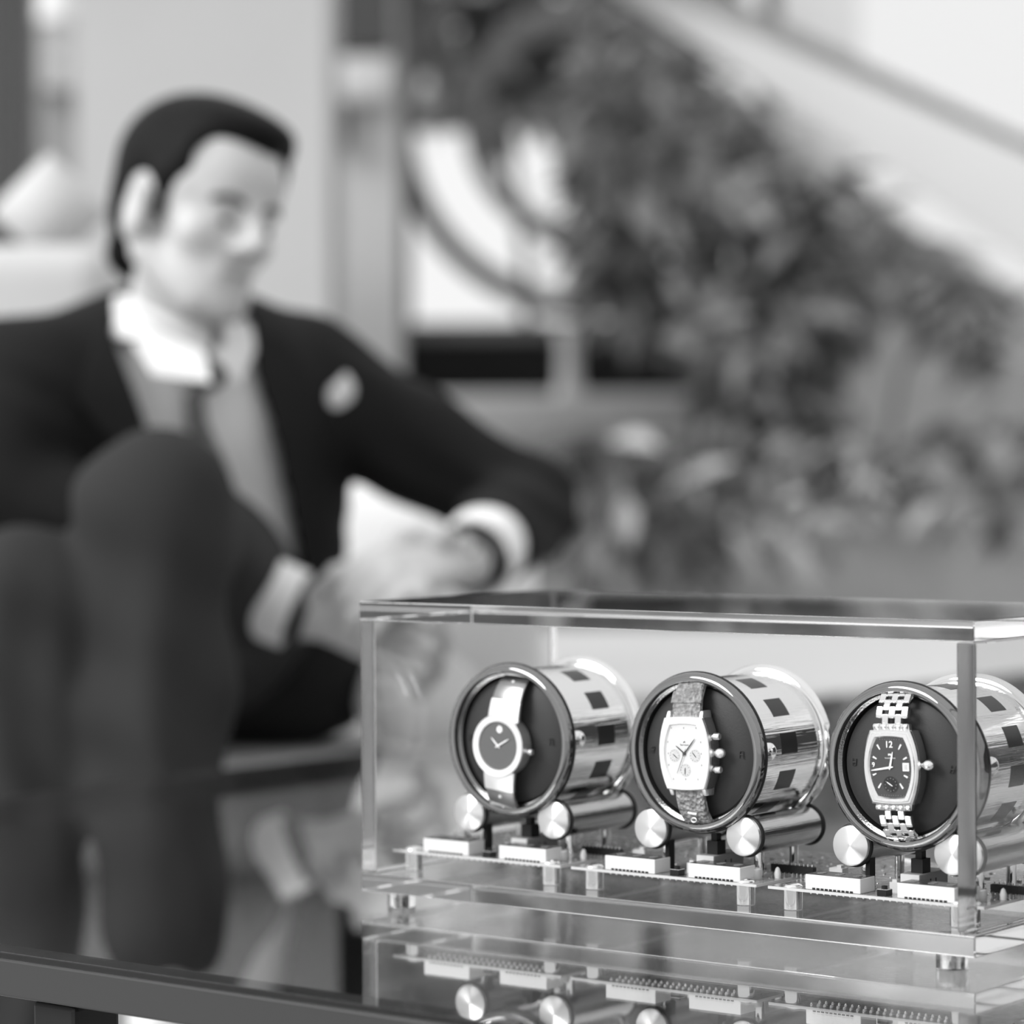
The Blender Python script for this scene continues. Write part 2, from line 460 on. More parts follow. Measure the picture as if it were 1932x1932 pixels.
def board(k):
    """local origin: front-left corner of the board on the base plate"""
    x0 = .0092 + k * .1428
    names = ('first winder circuit board from the left, beneath the round-faced watch', 'middle winder circuit board beneath the white-dialled chronograph', 'winder circuit board beneath the dark square-dialled watch on the right')
    b = empty('winder_board', case_pt(x0, .0205, ZB), -YAW, names[k], 'circuit board', 'winder circuit boards in the acrylic case')
    bw, bd = .1345, .142
    pz = PB + .0016
    pcb = rbox('laminate', (bw / 2, bd / 2, PB + .0008), (bw, bd, .0016), [pcb_m], b, .0002, seg=1)
    obj('board_edge', MB().box((bw / 2, -.00015, PB + .0008), (bw, .0003, .0016)).box((bw + .00015, bd / 2, PB + .0008), (.0003, bd, .0016)).box((-.00015, bd / 2, PB + .0008), (.0003, bd, .0016)), pcb_edge, b)
    for x in (.0125, .1225):
        for y in (.0068, bd - .008):
            obj('standoff', MB().lathe([(.0052, 0), (.0056, .0004), (.0056, PB - .0004), (.0052, PB)], axis='z', n=32), chrome, b, (x, y, 0))
            obj('screw_head', MB().lathe([(.0058, 0), (.0054, .0009), (.004, .0018), (.0018, .0023)], axis='z', n=28), steel, b, (x, y, pz))
    for x in (.0243, .0853):
        w, d, h = .0368, .0165, .0086
        dsp = rbox('display_block', (0, 0, h / 2), (w, d, h), white_plastic, b, .0003, (x + w / 2, .0016 + d / 2, pz), 1)
        obj('display_face', MB().box((0, 0, h + .0001), (w - .0012, d - .0012, .0003)), display_m, dsp)
        mb = MB()
        for i in range(3): seg8(mb, -.012 + i * .012, 0, h + .0004)
        tag(obj('digit_segments', mb, segment_m, dsp), kind='stuff')
        mb = MB()
        for i in range(10): mb.box((-.0126 + i * .0028, -d / 2 - .0001, .0006), (.0019, .0004, .0012))
        tag(obj('pin_slots', mb, rubber, dsp), kind='stuff')
    sw = rbox('push_button', (0, 0, .0018), (.0066, .0066, .0036), black_plastic, b, .0003, (.0745, .006, pz), 1)
    obj('plunger', MB().lathe([(.0018, .0036), (.0018, .0052), (.0015, .0055)], axis='z', n=16), black_plastic, sw)
    obj('metal_cover', MB().box((0, 0, .0037), (.0062, .0062, .0003)), steel, sw)
    cx = X1 + k * DX - .0017 - x0     # roller pair centre
    ry0, ry1 = YR + .0073 - .0205, YR + .0800 - .0205
    for s in (-1, 1):
        rx = cx + s * .0333
        ro = obj('roller', MB().lathe([(.0105, 0), (.01145, .0006), (.01145, ry1 - ry0 - .0006), (.0105, ry1 - ry0)], n=56), roller_metal, b, (rx, ry0, RLZ))
        obj('end_cap', MB().lathe([(.0001, -.0022), (.0110, -.0022), (.0116, -.0018), (.0116, .0002)], n=64, cap0=False), brushed, ro)
        for yy in (.0024, ry1 - ry0 - .0026):
            P = [(.01105 * math.cos(a), yy, .01105 * math.sin(a)) for a in np.linspace(0, 2 * PI, 48, endpoint=False)]
            obj('rubber_ring', MB().tube(P, .0017, 8, True), rubber, ro)
        obj('axle', MB().lathe([(.002, ry1 - ry0), (.002, ry1 - ry0 + .012)], n=16), steel, ro)
        for yy in (ry0 + .014, ry0 + .052):
            obj('roller_post', MB().lathe([(.0030, 0), (.0030, RLZ - pz - .0085)], axis='z', n=20), chrome, b, (rx + .001, yy, pz))
        if s < 0: obj('bearing_strut', MB().box((0, 0, (RLZ - pz - .006) / 2), (.0028, .006, RLZ - pz - .006)), black_plastic, b, (rx + .0075, ry0 + (.008 if s < 0 else .05), pz))
    mt = rbox('motor_box', (0, 0, .0058), (.0125, .032, .0116), chip_grey, b, .0004, (cx + .003, .0335, pz), 1)
    obj('front_plate', MB().box((0, -.0163, .0058), (.0122, .0008, .0112)), white_dim, mt)
    obj('gear_tower', MB().box((.001, -.006, .0155), (.0075, .009, .0085)).box((.001, -.006, .0215), (.004, .005, .005)), black_plastic, mt)
    mb = MB()
    for i in range(2): mb.box((.00635, -.004 + i * .006, .0066), (.0002, .001, .003))
    obj('side_slots', mb, rubber, mt)
    hd = rbox('pin_header', (0, 0, .0042), (.0300, .0035, .0050), black_plastic, b, .0003, (cx + .050, .041, pz), 1)
    mb = MB()
    for i in range(10): mb.box((-.0130 + i * .0029, -.0021, .0012), (.0007, .0025, .0024)).box((-.0130 + i * .0029, 0, .0072), (.0006, .0006, .0016))
    tag(obj('header_pins', mb, solder, hd), kind='stuff')
    cpt = obj('capacitor', MB().lathe([(.0034, 0), (.0036, .0005), (.0036, .0058), (.0030, .0064)], axis='z', n=28), white_dim, b, (.1215, .0195, pz))
    obj('white_led', MB().lathe([(.0018, 0), (.0020, .003), (.0012, .0058), (.0003, .0066)], axis='z', n=18), white_plastic, b, (.1300, .030, pz))
    obj('white_led', MB().lathe([(.0018, 0), (.0019, .003), (.0016, .0048), (.0005, .0056)], axis='z', n=18), white_plastic, b, (.1120, .0245, pz))
    obj('white_connector', MB().box((0, 0, .003), (.009, .007, .006)).box((.002, -.001, .0068), (.003, .004, .002)), white_dim, b, (.016, .052, pz))
    obj('white_connector', MB().box((0, 0, .003), (.008, .006, .006)).box((-.001, -.001, .0066), (.003, .003, .002)), white_dim, b, (cx - .007, .021, pz))
    mb = MB()
    r2 = random.Random(20)
    for i in range(46):
        x, y = r2.uniform(.006, bw - .006), r2.uniform(.03, bd - .012)
        s = r2.choice([(.002, .0012, .0008), (.0032, .0016, .001), (.0012, .002, .0008)])
        mb.box((x, y, pz + s[2] / 2), s)
    tag(obj('small_components', mb, chip_grey, b), kind='stuff')
    mb = MB()
    for i in range(70):
        x, y = r2.uniform(.006, bw - .006), r2.uniform(.022, bd - .012)
        mb.lathe([(.0007, 0), (.0004, .0004)], (x, y, pz), 'z', 6)
    for j in range(2):
        for i in range(22): mb.lathe([(.0003, -.0016), (.0008, -.0008), (.0009, 0)], (.026 + i * .0044, .005 + j * .009, PB), 'z', 6)
    tag(obj('solder_joints', mb, solder, b), kind='stuff')
    return b


for k_ in range(3): board(k_)

# ------------------------------------------------------------------ winder drums
RB, RR = .0436, .0482


def drum(k):
    nm = ('chrome winder drum farthest left, cradling the watch with the round dial', 'middle chrome winder drum cradling the white-dialled chronograph watch', 'chrome winder drum behind the right edge panel, cradling the bracelet watch')
    d = empty('winder_drum', case_pt(X1 + k * DX, YR, ZR), -YAW, nm[k], 'watch winder', 'chrome winder drums on their rollers')
    L = .0785
    obj('barrel', MB().lathe([(RB, .006), (RB, L - .003), (.0405, L - .003), (.0405, .006)], n=128, closed=True), barrel_metal, d)
    rimp = [(.0424, .0075), (.0419, .0030), (.0421, .0012), (.0428, .0003), (.0440, 0), (.0455, .0003), (.0470, .0014), (.0479, .0032), (RR, .0055), (.0480, .0075), (RB - .0004, .0082)]
    obj('rim', MB().lathe(rimp, n=160, closed=True), rim_metal, d)
    obj('rubber_band', MB().lathe([(.0483, .0048), (.0486, .0056), (.0486, .0066), (.0483, .0074), (.0470, .0074), (.0470, .0048)], n=128, closed=True), rubber, d)
    bk = [(RB - .001, L - .0045), (.0455, L - .0043), (.0472, L - .0034), (.0483, L - .0018), (.0486, L), (.0478, L + .0012), (RB - .001, L + .0014)]
    obj('back_flange', MB().lathe(bk, n=160, closed=True), chrome, d)
    obj('back_cover', MB().lathe([(.0438, L - .002), (.0438, L)], n=64), chrome_dark, d)
    ang0 = (3.4, 7.4, -8.0)[k]; fy = (.0462, .0385, .0475)[k]
    hw, ha = .0088 , .0062 / RB
    for i in range(12):
        a0 = math.radians(ang0 + 30 * i); V = []; n = 6
        mb = MB(); R = []
        for j in range(n + 1):
            a = a0 - ha + 2 * ha * j / n
            R.append([((RB + q) * math.cos(a), fy + y, (RB + q) * math.sin(a)) for q, y in ((-.0002, -hw), (.00012, -hw), (.00012, hw), (-.0002, hw))])
        mb.rings(R)
        obj('encoder_mark', mb, dark_mark, d)
    a = math.radians(2.5)
    obj('stud', MB().sphere(((RB + .0003) * math.cos(a), .0145, (RB + .0003) * math.sin(a)), (.0036, .0078, .0056), 20, 12), chrome, d)
    cu = obj('cushion', MB().lathe([(.0001, .0035), (.012, .0036), (.024, .0042), (.033, .0054), (.0385, .0078), (.0405, .0120), (.0405, .03), (.0001, .03)], n=96, cap0=False), cushion_m, d)
    turn = (0, 0, PI)[k]
    def letter(x, z, s, sl, flip):
        P = [(-.5, -.8), (-.38, .7), (.42, .75), (.5, -.85)]; Q = [(-.45, .0), (.46, -.02)]
        mb = MB()
        for poly in (P, Q):
            mb.tube([(x + s * flip * (px + sl * pz), .0062 - .0016, z + s * flip * pz) for px, pz in poly], .00028, 6)
        o = obj('embossed_letter', mb, cushion_m, cu)
        o['label'] = 'small embossed letter A'
    f = 1 if k < 2 else -1
    letter(.0315 * f, .0005, .0026, 0, f); letter(-.0325 * f, .0, .0026, .35, f)
    return d


for k_ in range(3): drum(k_)


# ------------------------------------------------------------------ watches (local: x right, y into the drum, z up)
def watch_root(k, dz, rot, label):
    w = empty('wristwatch', case_pt(X1 + k * DX, YR, ZR + dz), -YAW, label, 'watch', 'watches held in the winder drums')
    w.rotation_euler = (0, rot, -YAW)
    return w


def strap_path(z0, z1, y0, y1, n=12, up=1):
    t = np.linspace(0, 1, n)
    return [(up * (z0 + (z1 - z0) * (1 - (1 - q) ** 1.35)), y0 + (y1 - y0) * q ** 2.0) for q in t]


def strap(path, w0, w1, th, mb=None):
    mb = mb or MB(); R = []; n = len(path)
    for i, (z, y) in enumerate(path):
        a = path[max(i - 1, 0)]; b = path[min(i + 1, n - 1)]
        t = np.array([b[0] - a[0], b[1] - a[1]]); t /= np.linalg.norm(t); nn = np.array([-t[1], t[0]])
        if nn[1] > 0: nn = -nn
        w = w0 + (w1 - w0) * i / (n - 1); c = np.array([z, y])
        o = c + nn * th * .5; q = c - nn * th * .5; o2 = c + nn * th * .3
        R.append([(-w, o2[1], o2[0]), (-w * .9, o[1], o[0]), (w * .9, o[1], o[0]), (w, o2[1], o2[0]), (w, q[1], q[0]), (-w, q[1], q[0])])
    return mb.rings(R)


def tonneau(hw_mid, hw_end, hh, n=10, bulge=.001):
    P = []
    for i in range(n + 1):
        z = -hh + 2 * hh * i / n; P.append((hw_end + (hw_mid - hw_end) * (1 - (z / hh) ** 2), z))
    m = 6
    for i in range(1, m):
        x = hw_end - 2 * hw_end * i / m; P.append((x, hh + bulge * (1 - (x / hw_end) ** 2)))
    for i in range(n + 1):
        z = hh - 2 * hh * i / n; P.append((-(hw_end + (hw_mid - hw_end) * (1 - (z / hh) ** 2)), z))
    for i in range(1, m):
        x = -hw_end + 2 * hw_end * i / m; P.append((x, -hh - bulge * (1 - (x / hw_end) ** 2)))
    return P


def ton_body(dims, prof, cap0=True, cap1=True, closed=False):
    R = []
    for inset, y in prof:
        R.append([(x, y, z) for x, z in tonneau(dims[0] - inset, dims[1] - inset, dims[2] - inset, bulge=dims[3])])
    return MB().rings(R, cap0, cap1, closed)


def hand(parent, ang, ln, w, y, m, tail=.2, name='hand', c=(0, 0), tip=.25):
    a = math.radians(ang); d = np.array([math.sin(a), math.cos(a)]); q = np.array([d[1], -d[0]]); c = np.array(c)
    P = [c - d * ln * tail - q * w * .5, c + q * -w, c + d * ln * .75 - q * w * .8, c + d * ln - q * w * tip, c + d * ln + q * w * tip, c + d * ln * .75 + q * w * .8, c + q * w, c - d * ln * tail + q * w * .5]
    mb = MB().rings([[(x, y, z) for x, z in P], [(x, y + .0002, z) for x, z in P]])
    return obj(name, mb, m, parent)


def crown(parent, x, y, z, r, ln, m, name='crown', ball=False):
    if ball:
        mb = MB().sphere((x + ln * .6, y, z), (ln * .62, r, r), 20, 12).lathe([(r * .45, x - .002), (r * .45, x + .001)], (0, y, z), 'x', 16)
    else:
        mb = MB().lathe([(r * .6, x - .002), (r * .6, x + ln * .3), (r, x + ln * .35), (r, x + ln * .9), (r * .8, x + ln)], (0, y, z), 'x', 24)
    return obj(name, mb, m, parent)


YF = -.0085     # dial plane (in front of the rim plane)
# --- watch 1: round, plain grey dial, single dot
w1 = watch_root(0, -.0025, math.radians(6), 'round steel wristwatch with plain grey dial and a single dot')
obj('case_body', MB().lathe([(.0165, .003), (.0186, .001), (.0192, -.004), (.0195, YF + .0005)], n=72), steel_bright, w1)
obj('bezel', MB().lathe([(.0195, YF + .0008), (.0196, YF - .0006), (.0192, YF - .0012), (.0152, YF - .0009), (.0149, YF - .0002), (.0149, YF + .001)], n=96, closed=True), steel_bright, w1)
dl = obj('dial', MB().lathe([(.0001, YF), (.0150, YF), (.0150, YF + .0005)], n=64, cap0=False), dial_dark, w1)
obj('dot', MB().lathe([(.0001, YF - .0003), (.0021, YF - .0003), (.0023, YF)], (0, 0, .0103), n=28, cap0=False), hand_light, dl)
mb = MB()
for i in range(9):
    mb.box((-.0013 + .0003 * i, YF - .0001, .0132 + .0002 * (i % 2)), (.0002, .0001, .0005))
obj('dial_script', mb, segment_m, dl)
hand(dl, -52, .0072, .00055, YF - .0006, hand_light, .25, 'hour_hand')
hand(dl, 56, .0098, .0005, YF - .0009, hand_light, .2, 'minute_hand')
obj('seconds_pivot', MB().lathe([(.0004, YF - .0011), (.0004, YF)], n=12), hand_light, dl)
crown(w1, .0192, -.003, -.001, .0019, .0036, steel_bright)
for up in (1, -1):
    base = strap_path(.016, .0415, -.0050, .0055, 14, up)
    link_s = [(0, 5, steel_bright, .0120, .0112), (5, 9, link_steel, .0112, .0106), (9, 13, link_steel, .0106, .0102)]
    for a, b_, m_, wa, wb_ in link_s:
        seg_ = base[a:b_ + 1]
        if a:
            seg_ = [(z_, y_ + .0006) for z_, y_ in seg_]
        lk = obj('bracelet_link', strap(seg_, wa, wb_, .0024), m_, w1)
        if a:
            zc, yc = seg_[len(seg_) // 2]
            obj('pin', MB().sphere((0, yc - .0012, zc), (.0011, .0007, .0011), 14, 8), hand_light, lk)

# --- watch 2: tonneau chronograph, white dial, leather strap
w2 = watch_root(1, .0005, math.radians(-2.5), 'barrel-shaped chronograph with white dial, three subdials and crocodile strap')
D2 = (.0182, .0136, .0212, .0008)
obj('case_body', ton_body(D2, [(.0022, .0035), (.0004, .002), (0, -.002), (0, YF + .0012)]), steel, w2)
obj('bezel', ton_body(D2, [(0, YF + .0016), (.0001, YF - .0004), (.0006, YF - .0010), (.0040, YF - .0012), (.0046, YF - .0002), (.0046, YF + .0012)], closed=True), steel_bright, w2)
d2 = obj('dial', ton_body(D2, [(.0044, YF + .0006), (.0044, YF)]), dial_white, w2)
for sx_ in (-1, 1):
    for sz_ in (-1, 1):
        mb = MB().rings([[(sx_ * .0135, YF + .0, sz_ * .0195), (sx_ * .0102, YF + .0, sz_ * .0195), (sx_ * .0102, .002, sz_ * .0195), (sx_ * .0135, .002, sz_ * .0195)],
                         [(sx_ * .0128, YF + .0022, sz_ * .0252), (sx_ * .0106, YF + .0022, sz_ * .0252), (sx_ * .0106, .002, sz_ * .0252), (sx_ * .0128, .002, sz_ * .0252)]])
        obj('lug', mb, steel_bright, w2, bevel=.0006)
for sx_, sz_ in ((-.0073, -.0012), (.0073, -.0012), (0, -.0098)):
    sd = obj('subdial', MB().lathe([(.0001, YF - .00015), (.0038, YF - .00015), (.0038, YF)], (sx_, 0, sz_), n=40, cap0=False), dial_grey, d2)
    mb = MB()
    for i in range(12):
        a = i * PI / 6
        mb.box((sx_ + .0031 * math.sin(a), YF - .0003, sz_ + .0031 * math.cos(a)), (.0003, .0001, .0003))
    obj('tick_marks', mb, hand_dark, sd)
    hand(sd, {-.0073: 130, .0073: 320, 0: 185}[sx_], .0026, .00022, YF - .0005, hand_dark, .5, 'subdial_hand', (sx_, sz_))
mb = MB()
for i in range(12):
    a = i * PI / 6; r_ = 1 / max(abs(math.sin(a)) / .0118, abs(math.cos(a)) / .0152)
    mb.box((r_ * math.sin(a), YF - .0001, r_ * math.cos(a)), (.0004, .0001, .0009))
obj('hour_markers', mb, segment_m, d2)
mb = MB()
mb.tube([(-.0007, YF - .0001, .0062), (-.0002, YF - .0001, .0072), (0, YF - .0001, .0064), (.0003, YF - .0001, .0074), (.0008, YF - .0001, .0063)], .00012, 5)
x = -.0030
sc = [(x + .006 * i / 22, YF - .0001, .0050 + .0004 * math.sin(i * 1.9) + (.0004 if i in (0, 1, 9) else 0)) for i in range(23)]
mb.tube(sc, .0001, 5)
obj('dial_script', mb, hand_dark, d2)
hand(d2, -52, .0074, .0004, YF - .0006, hand_dark, .15, 'hour_hand')
hand(d2, 42, .0118, .00035, YF - .0008, hand_dark, .15, 'minute_hand')
hand(d2, 205, .0130, .00014, YF - .0010, hand_dark, .25, 'seconds_hand')
obj('hand_boss', MB().lathe([(.0009, YF - .0012), (.0009, YF)], n=16), hand_dark, d2)
crown(w2, .0180, -.003, .0000, .0030, .0058, steel_bright, ball=True)
for zz in (.0098, -.0098):
    crown(w2, .0160, -.003, zz, .0021, .0058, steel_bright, 'pusher')
for up in (1, -1):
    pth = strap_path(.0200, .0430, -.0045, .0065, 16, up)
    st = obj('strap', strap(pth, .0100, .0092, .0034), croc, w2)
    if up > 0:
        obj('keeper_loop', strap([(z_, y_ - .0014) for z_, y_ in pth[5:10]], .0108, .0104, .0020), croc, st)
    else:
        zc, yc = pth[9]
        mb = MB().tube([(-.003, yc - .0022, zc + .0005), (.003, yc - .0024, zc - .0002)], .0008, 8)
        mb.tube([(.0018 * math.cos(a), yc - .0012, zc - .0038 + .0013 * math.sin(a)) for a in np.linspace(0, 2 * PI, 14, endpoint=False)], .0004, 6, True)
        obj('buckle_tongue', mb, steel_bright, st)

# --- watch 3: tonneau, charcoal dial, steel link bracelet
w3 = watch_root(2, .0005, math.radians(-2), 'barrel-shaped steel watch with charcoal dial on a link bracelet')
D3 = (.0180, .0132, .0208, .0008)
obj('case_body', ton_body(D3, [(.002, .0035), (.0004, .002), (0, -.002), (0, YF + .0022)]), chrome, w3)
obj('bezel', ton_body(D3, [(0, YF + .0024), (.0002, YF + .0006), (.0012, YF - .0004), (.0018, YF - .0004), (.0022, YF - .0010), (.0038, YF - .0011), (.0046, YF - .0001), (.0046, YF + .0012)], closed=True), steel, w3)
d3 = obj('dial', ton_body(D3, [(.0044, YF + .0006), (.0044, YF)]), dial_charcoal, w3)
mb = MB()
for ang, r0, r1 in ((-32, .0118, .0150), (30, .0118, .0150), (-62, .0098, .0124), (62, .0098, .0124), (-112, .0098, .0122), (116, .0098, .0124), (-146, .0110, .0142), (146, .0108, .0142)):
    a = math.radians(ang); dv = np.array([math.sin(a), math.cos(a)]); q = np.array([dv[1], -dv[0]]) * .0005
    P = [dv * r0 - q * .6, dv * r1 - q, dv * r1 + q, dv * r0 + q * .6]
    mb.rings([[(x, YF - .0005, z) for x, z in P], [(x, YF, z) for x, z in P]])
obj('hour_markers', mb, hand_light, d3)
mb = MB()
for i in range(60):
    a = i * PI / 30; r_ = 1 / max(abs(math.sin(a)) / .0126, abs(math.cos(a)) / .0158)
    mb.box((r_ * math.sin(a) * (1 - .12 * abs(math.cos(a))), YF - .0001, r_ * math.cos(a)), (.0003, .0001, .0003))
tag(obj('minute_track', mb, segment_m, d3), kind='stuff')


def text(s, size, x, z, parent, m, name):
    cu = bpy.data.curves.new(name, 'FONT'); cu.body = s; cu.size = size; cu.align_x = 'CENTER'; cu.align_y = 'CENTER'
    cu.extrude = .00008; cu.offset = size * .015; cu.materials.append(m)
    t_ = bpy.data.objects.new(name, cu); COL.objects.link(t_)
    dg = bpy.context.evaluated_depsgraph_get()
    me = bpy.data.meshes.new_from_object(t_.evaluated_get(dg)); bpy.data.objects.remove(t_)
    o = bpy.data.objects.new(name, me); COL.objects.link(o); o.parent = parent
    o.location = (x, YF - .0003, z); o.rotation_euler = (PI / 2, 0, 0)
    return o


text('12', .0052, -.0004, .0128, d3, hand_light, 'numeral')
text('9', .0038, -.0108, .0012, d3, hand_light, 'numeral')
mb = MB().box((.0102, YF - .0003, .0004), (.0040, .0003, .0046))
dw = obj('date_window', mb, hand_light, d3)
obj('date_print', MB().box((.0102, YF - .0005, .0004), (.0024, .0001, .0032)).box((.0102, YF - .0006, .0004), (.0006, .0001, .0024)), dial_grey, dw)
mb = MB()
mb.box((-.0008, YF - .0001, .0072), (.0007, .0001, .0011)).box((.0003, YF - .0001, .0072), (.0007, .0001, .0011)).box((-.0002, YF - .0001, .0074), (.0016, .0001, .0003))
mb.tube([(-.0034 + .0068 * i / 20, YF - .0001, .0052 + .0004 * math.sin(i * 2.1)) for i in range(21)], .00013, 5)
obj('dial_script', mb, hand_light, d3)
sd = obj('subdial', MB().lathe([(.0001, YF - .0001), (.0044, YF - .0001), (.0047, YF - .0004), (.0050, YF - .0001)], (0, 0, -.0098), n=40, cap0=False), dial_charcoal, d3)
mb = MB()
for i in range(12):
    a = i * PI / 6; mb.box((.0036 * math.sin(a), YF - .0003, -.0098 + .0036 * math.cos(a)), (.0005, .0001, .0005))
obj('tick_marks', mb, segment_m, sd)
hand(sd, -58, .0030, .0003, YF - .0005, hand_light, .5, 'subdial_hand', (0, -.0098))
hand(d3, 13, .0090, .0006, YF - .0007, hand_light, .15, 'hour_hand')
hand(d3, -99, .0122, .0006, YF - .0010, hand_light, .18, 'minute_hand')
crown(w3, .0178, -.003, .0012, .0033, .0062, chrome, ball=True)
for up in (1, -1):
    pth = strap_path(.0205, .0440, -.0050, .0075, 41, up)
    eb = pth[0:6]
    obj('end_link', strap(eb, .0118, .0112, .0036), steel, w3)
    for i in range(5):
        zc, yc = pth[3]
        obj('bracelet_link', MB().lathe([(.0017, -.0019), (.0019, -.0016), (.0019, .0016), (.0017, .0019)], (-.0092 + i * .0046, yc - .0010, zc), 'x', 14), chrome, w3)
    for row in range(6):
        i0 = 6 + row * 6
        if i0 + 7 > 41: break
        cols = (-.0084, 0, .0084) if row % 2 else (-.0042, .0042)
        sc_ = 1 - .02 * row
        for cx_ in cols:
            mb = strap(pth[i0 - 3:i0 + 7], .00205, .00205, .0030)
            mb.v = [(x + cx_ * sc_, y, z) for x, y, z in mb.v]
            obj('bracelet_link', mb, chrome, w3, bevel=.0003, seg=1)


# ------------------------------------------------------------------ signed-distance modelling for soft bodies
class Field:
    def __init__(self, lo, hi, h):
        self.lo = np.array(lo, float); self.h = h
        self.n = np.ceil((np.array(hi) - self.lo) / h).astype(int) + 1
        self.D = np.full(self.n, 1.0, np.float32)

    def _sl(self, lo, hi):
        a = np.clip(np.floor((lo - self.lo) / self.h).astype(int), 0, self.n - 1)
        b = np.clip(np.ceil((hi - self.lo) / self.h).astype(int) + 1, 1, self.n)
        sl = tuple(slice(int(i), int(max(j, i + 1))) for i, j in zip(a, b))
        ax = [self.lo[i] + self.h * np.arange(sl[i].start, sl[i].stop) for i in range(3)]
        return sl, np.stack(np.meshgrid(*ax, indexing='ij'), -1)

    def _mix(self, sl, d, k, sub=False):
        A = self.D[sl]
        if sub:
            d = -d; hh = np.maximum(k - np.abs(A - d), 0) / k; self.D[sl] = np.maximum(A, d) + hh * hh * k * .25
        else:
            hh = np.maximum(k - np.abs(A - d), 0) / k; self.D[sl] = np.minimum(A, d) - hh * hh * k * .25

    def cap(self, a, b, ra, rb=None, k=.02, sub=False):
        a = np.array(a, float); b = np.array(b, float); rb = ra if rb is None else rb
        m = max(ra, rb) + k + .03
        sl, X = self._sl(np.minimum(a, b) - m, np.maximum(a, b) + m)
        ab = b - a; t = np.clip(((X - a) @ ab) / max(ab @ ab, 1e-9), 0, 1)
        d = np.linalg.norm(X - a - t[..., None] * ab, axis=-1) - (ra + (rb - ra) * t)
        self._mix(sl, d, k, sub); return self

    def chain(self, P, r, k=.02):
        for i in range(len(P) - 1): self.cap(P[i], P[i + 1], r[i], r[i + 1], k)
        return self

    def ell(self, c, r, R=None, k=.02, sub=False):
        c = np.array(c, float); r = np.array(r, float); m = r.max() + k + .03
        sl, X = self._sl(c - m, c + m); q = X - c
        if R is not None: q = q @ np.asarray(R).T      # rows of R: local axes
        k0 = np.linalg.norm(q / r, axis=-1); k1 = np.linalg.norm(q / (r * r), axis=-1)
        d = np.where(k1 > 1e-9, k0 * (k0 - 1) / np.maximum(k1, 1e-9), -r.min())
        self._mix(sl, d, k, sub); return self

    def mesh(self, name, org=(0, 0, 0), keep=None):
        """surface nets"""
        D = self.D; ins = D < 0
        c = [D[i:D.shape[0] - 1 + i, j:D.shape[1] - 1 + j, l:D.shape[2] - 1 + l] for i in (0, 1) for j in (0, 1) for l in (0, 1)]
        sgn = sum((q < 0).astype(np.int8) for q in c)
        act = (sgn > 0) & (sgn < 8); idx = np.full(act.shape, -1, np.int64); I = np.argwhere(act); idx[act] = np.arange(len(I))
        V = np.stack([q[act] for q in c], 1).astype(float)
        off = np.array([(i, j, l) for i in (0, 1) for j in (0, 1) for l in (0, 1)], float)
        P = np.zeros((len(I), 3)); N = np.zeros(len(I))
        for a in range(8):
            for b in range(a + 1, 8):
                if np.abs(off[a] - off[b]).sum() != 1: continue
                va, vb = V[:, a], V[:, b]; x = (va < 0) != (vb < 0)
                t = np.where(x, va / np.where(x, va - vb, 1), 0)
                P += np.where(x[:, None], off[a] + t[:, None] * (off[b] - off[a]), 0); N += x
        P = (I + P / N[:, None]) * self.h + self.lo
        F = []
        for ax in range(3):
            o1, o2 = [i for i in range(3) if i != ax]
            s0 = [slice(1, -1)] * 3; s1 = [slice(1, -1)] * 3
            s0[ax] = slice(0, -1); s1[ax] = slice(1, None)
            A, B = ins[tuple(s0)], ins[tuple(s1)]
            E = np.argwhere(A != B); flip = A[A != B]
            E[:, o1] += 1; E[:, o2] += 1
            def cell(d1, d2):
                q = E.copy(); q[:, o1] -= d1; q[:, o2] -= d2
                return idx[q[:, 0], q[:, 1], q[:, 2]]
            Q = np.stack([cell(1, 1), cell(0, 1), cell(0, 0), cell(1, 0)], 1)
            if ax == 1: flip = ~flip
            Q[~flip] = Q[~flip][:, ::-1]
            F.append(Q)
        F = np.concatenate(F); F = F[(F >= 0).all(1)]
        if keep is not None:
            kp = keep(P); F = F[kp[F].all(1)]
            u_, inv = np.unique(F, return_inverse=True); P = P[u_]; F = inv.reshape(F.shape)
        P = P - np.array(org)
        me = bpy.data.meshes.new(name); me.from_pydata(P.tolist(), [], F.tolist()); me.update()
        me.polygons.foreach_set('use_smooth', [True] * len(me.polygons))
        return me

    def obj(self, name, m, parent=None, org=(0, 0, 0), keep=None, relax=2, thick=0):
        me = self.mesh(name, org, keep)
        b = bmesh.new(); b.from_mesh(me)
        for _ in range(relax): bmesh.ops.smooth_vert(b, verts=b.verts, factor=.5, use_axis_x=True, use_axis_y=True, use_axis_z=True)
        b.to_mesh(me); b.free()
        me.materials.append(m)
        o = bpy.data.objects.new(name, me); COL.objects.link(o)
        if parent: o.parent = parent
        if thick:
            md = o.modifiers.new('thickness', 'SOLIDIFY'); md.thickness = thick; md.offset = -1
        return o


def pip(px, py, poly):
    x, y = np.asarray(px), np.asarray(py); r = np.zeros(x.shape, bool); n = len(poly)
    for i in range(n):
        (x0, y0), (x1, y1) = poly[i], poly[(i + 1) % n]
        c = ((y0 > y) != (y1 > y)) & (x < (x1 - x0) * (y - y0) / (y1 - y0 + 1e-12) + x0)
        r ^= c
    return r


# ------------------------------------------------------------------ sofa, bench, pillow
so = empty('sofa', tuple(at(300, 1400, 3.75)[:2]) + (0,), 0, 'white upholstered sofa on which the man in the suit sits', 'sofa')
sl_ = so.location


def soft_box(name, lo, hi, m, parent, r=.04, org=(0, 0, 0)):
    c = (np.array(lo) + hi) / 2 - org; s = np.array(hi) - lo
    o = obj(name, MB().box(c, s), m, parent, bevel=r, seg=4)
    return o


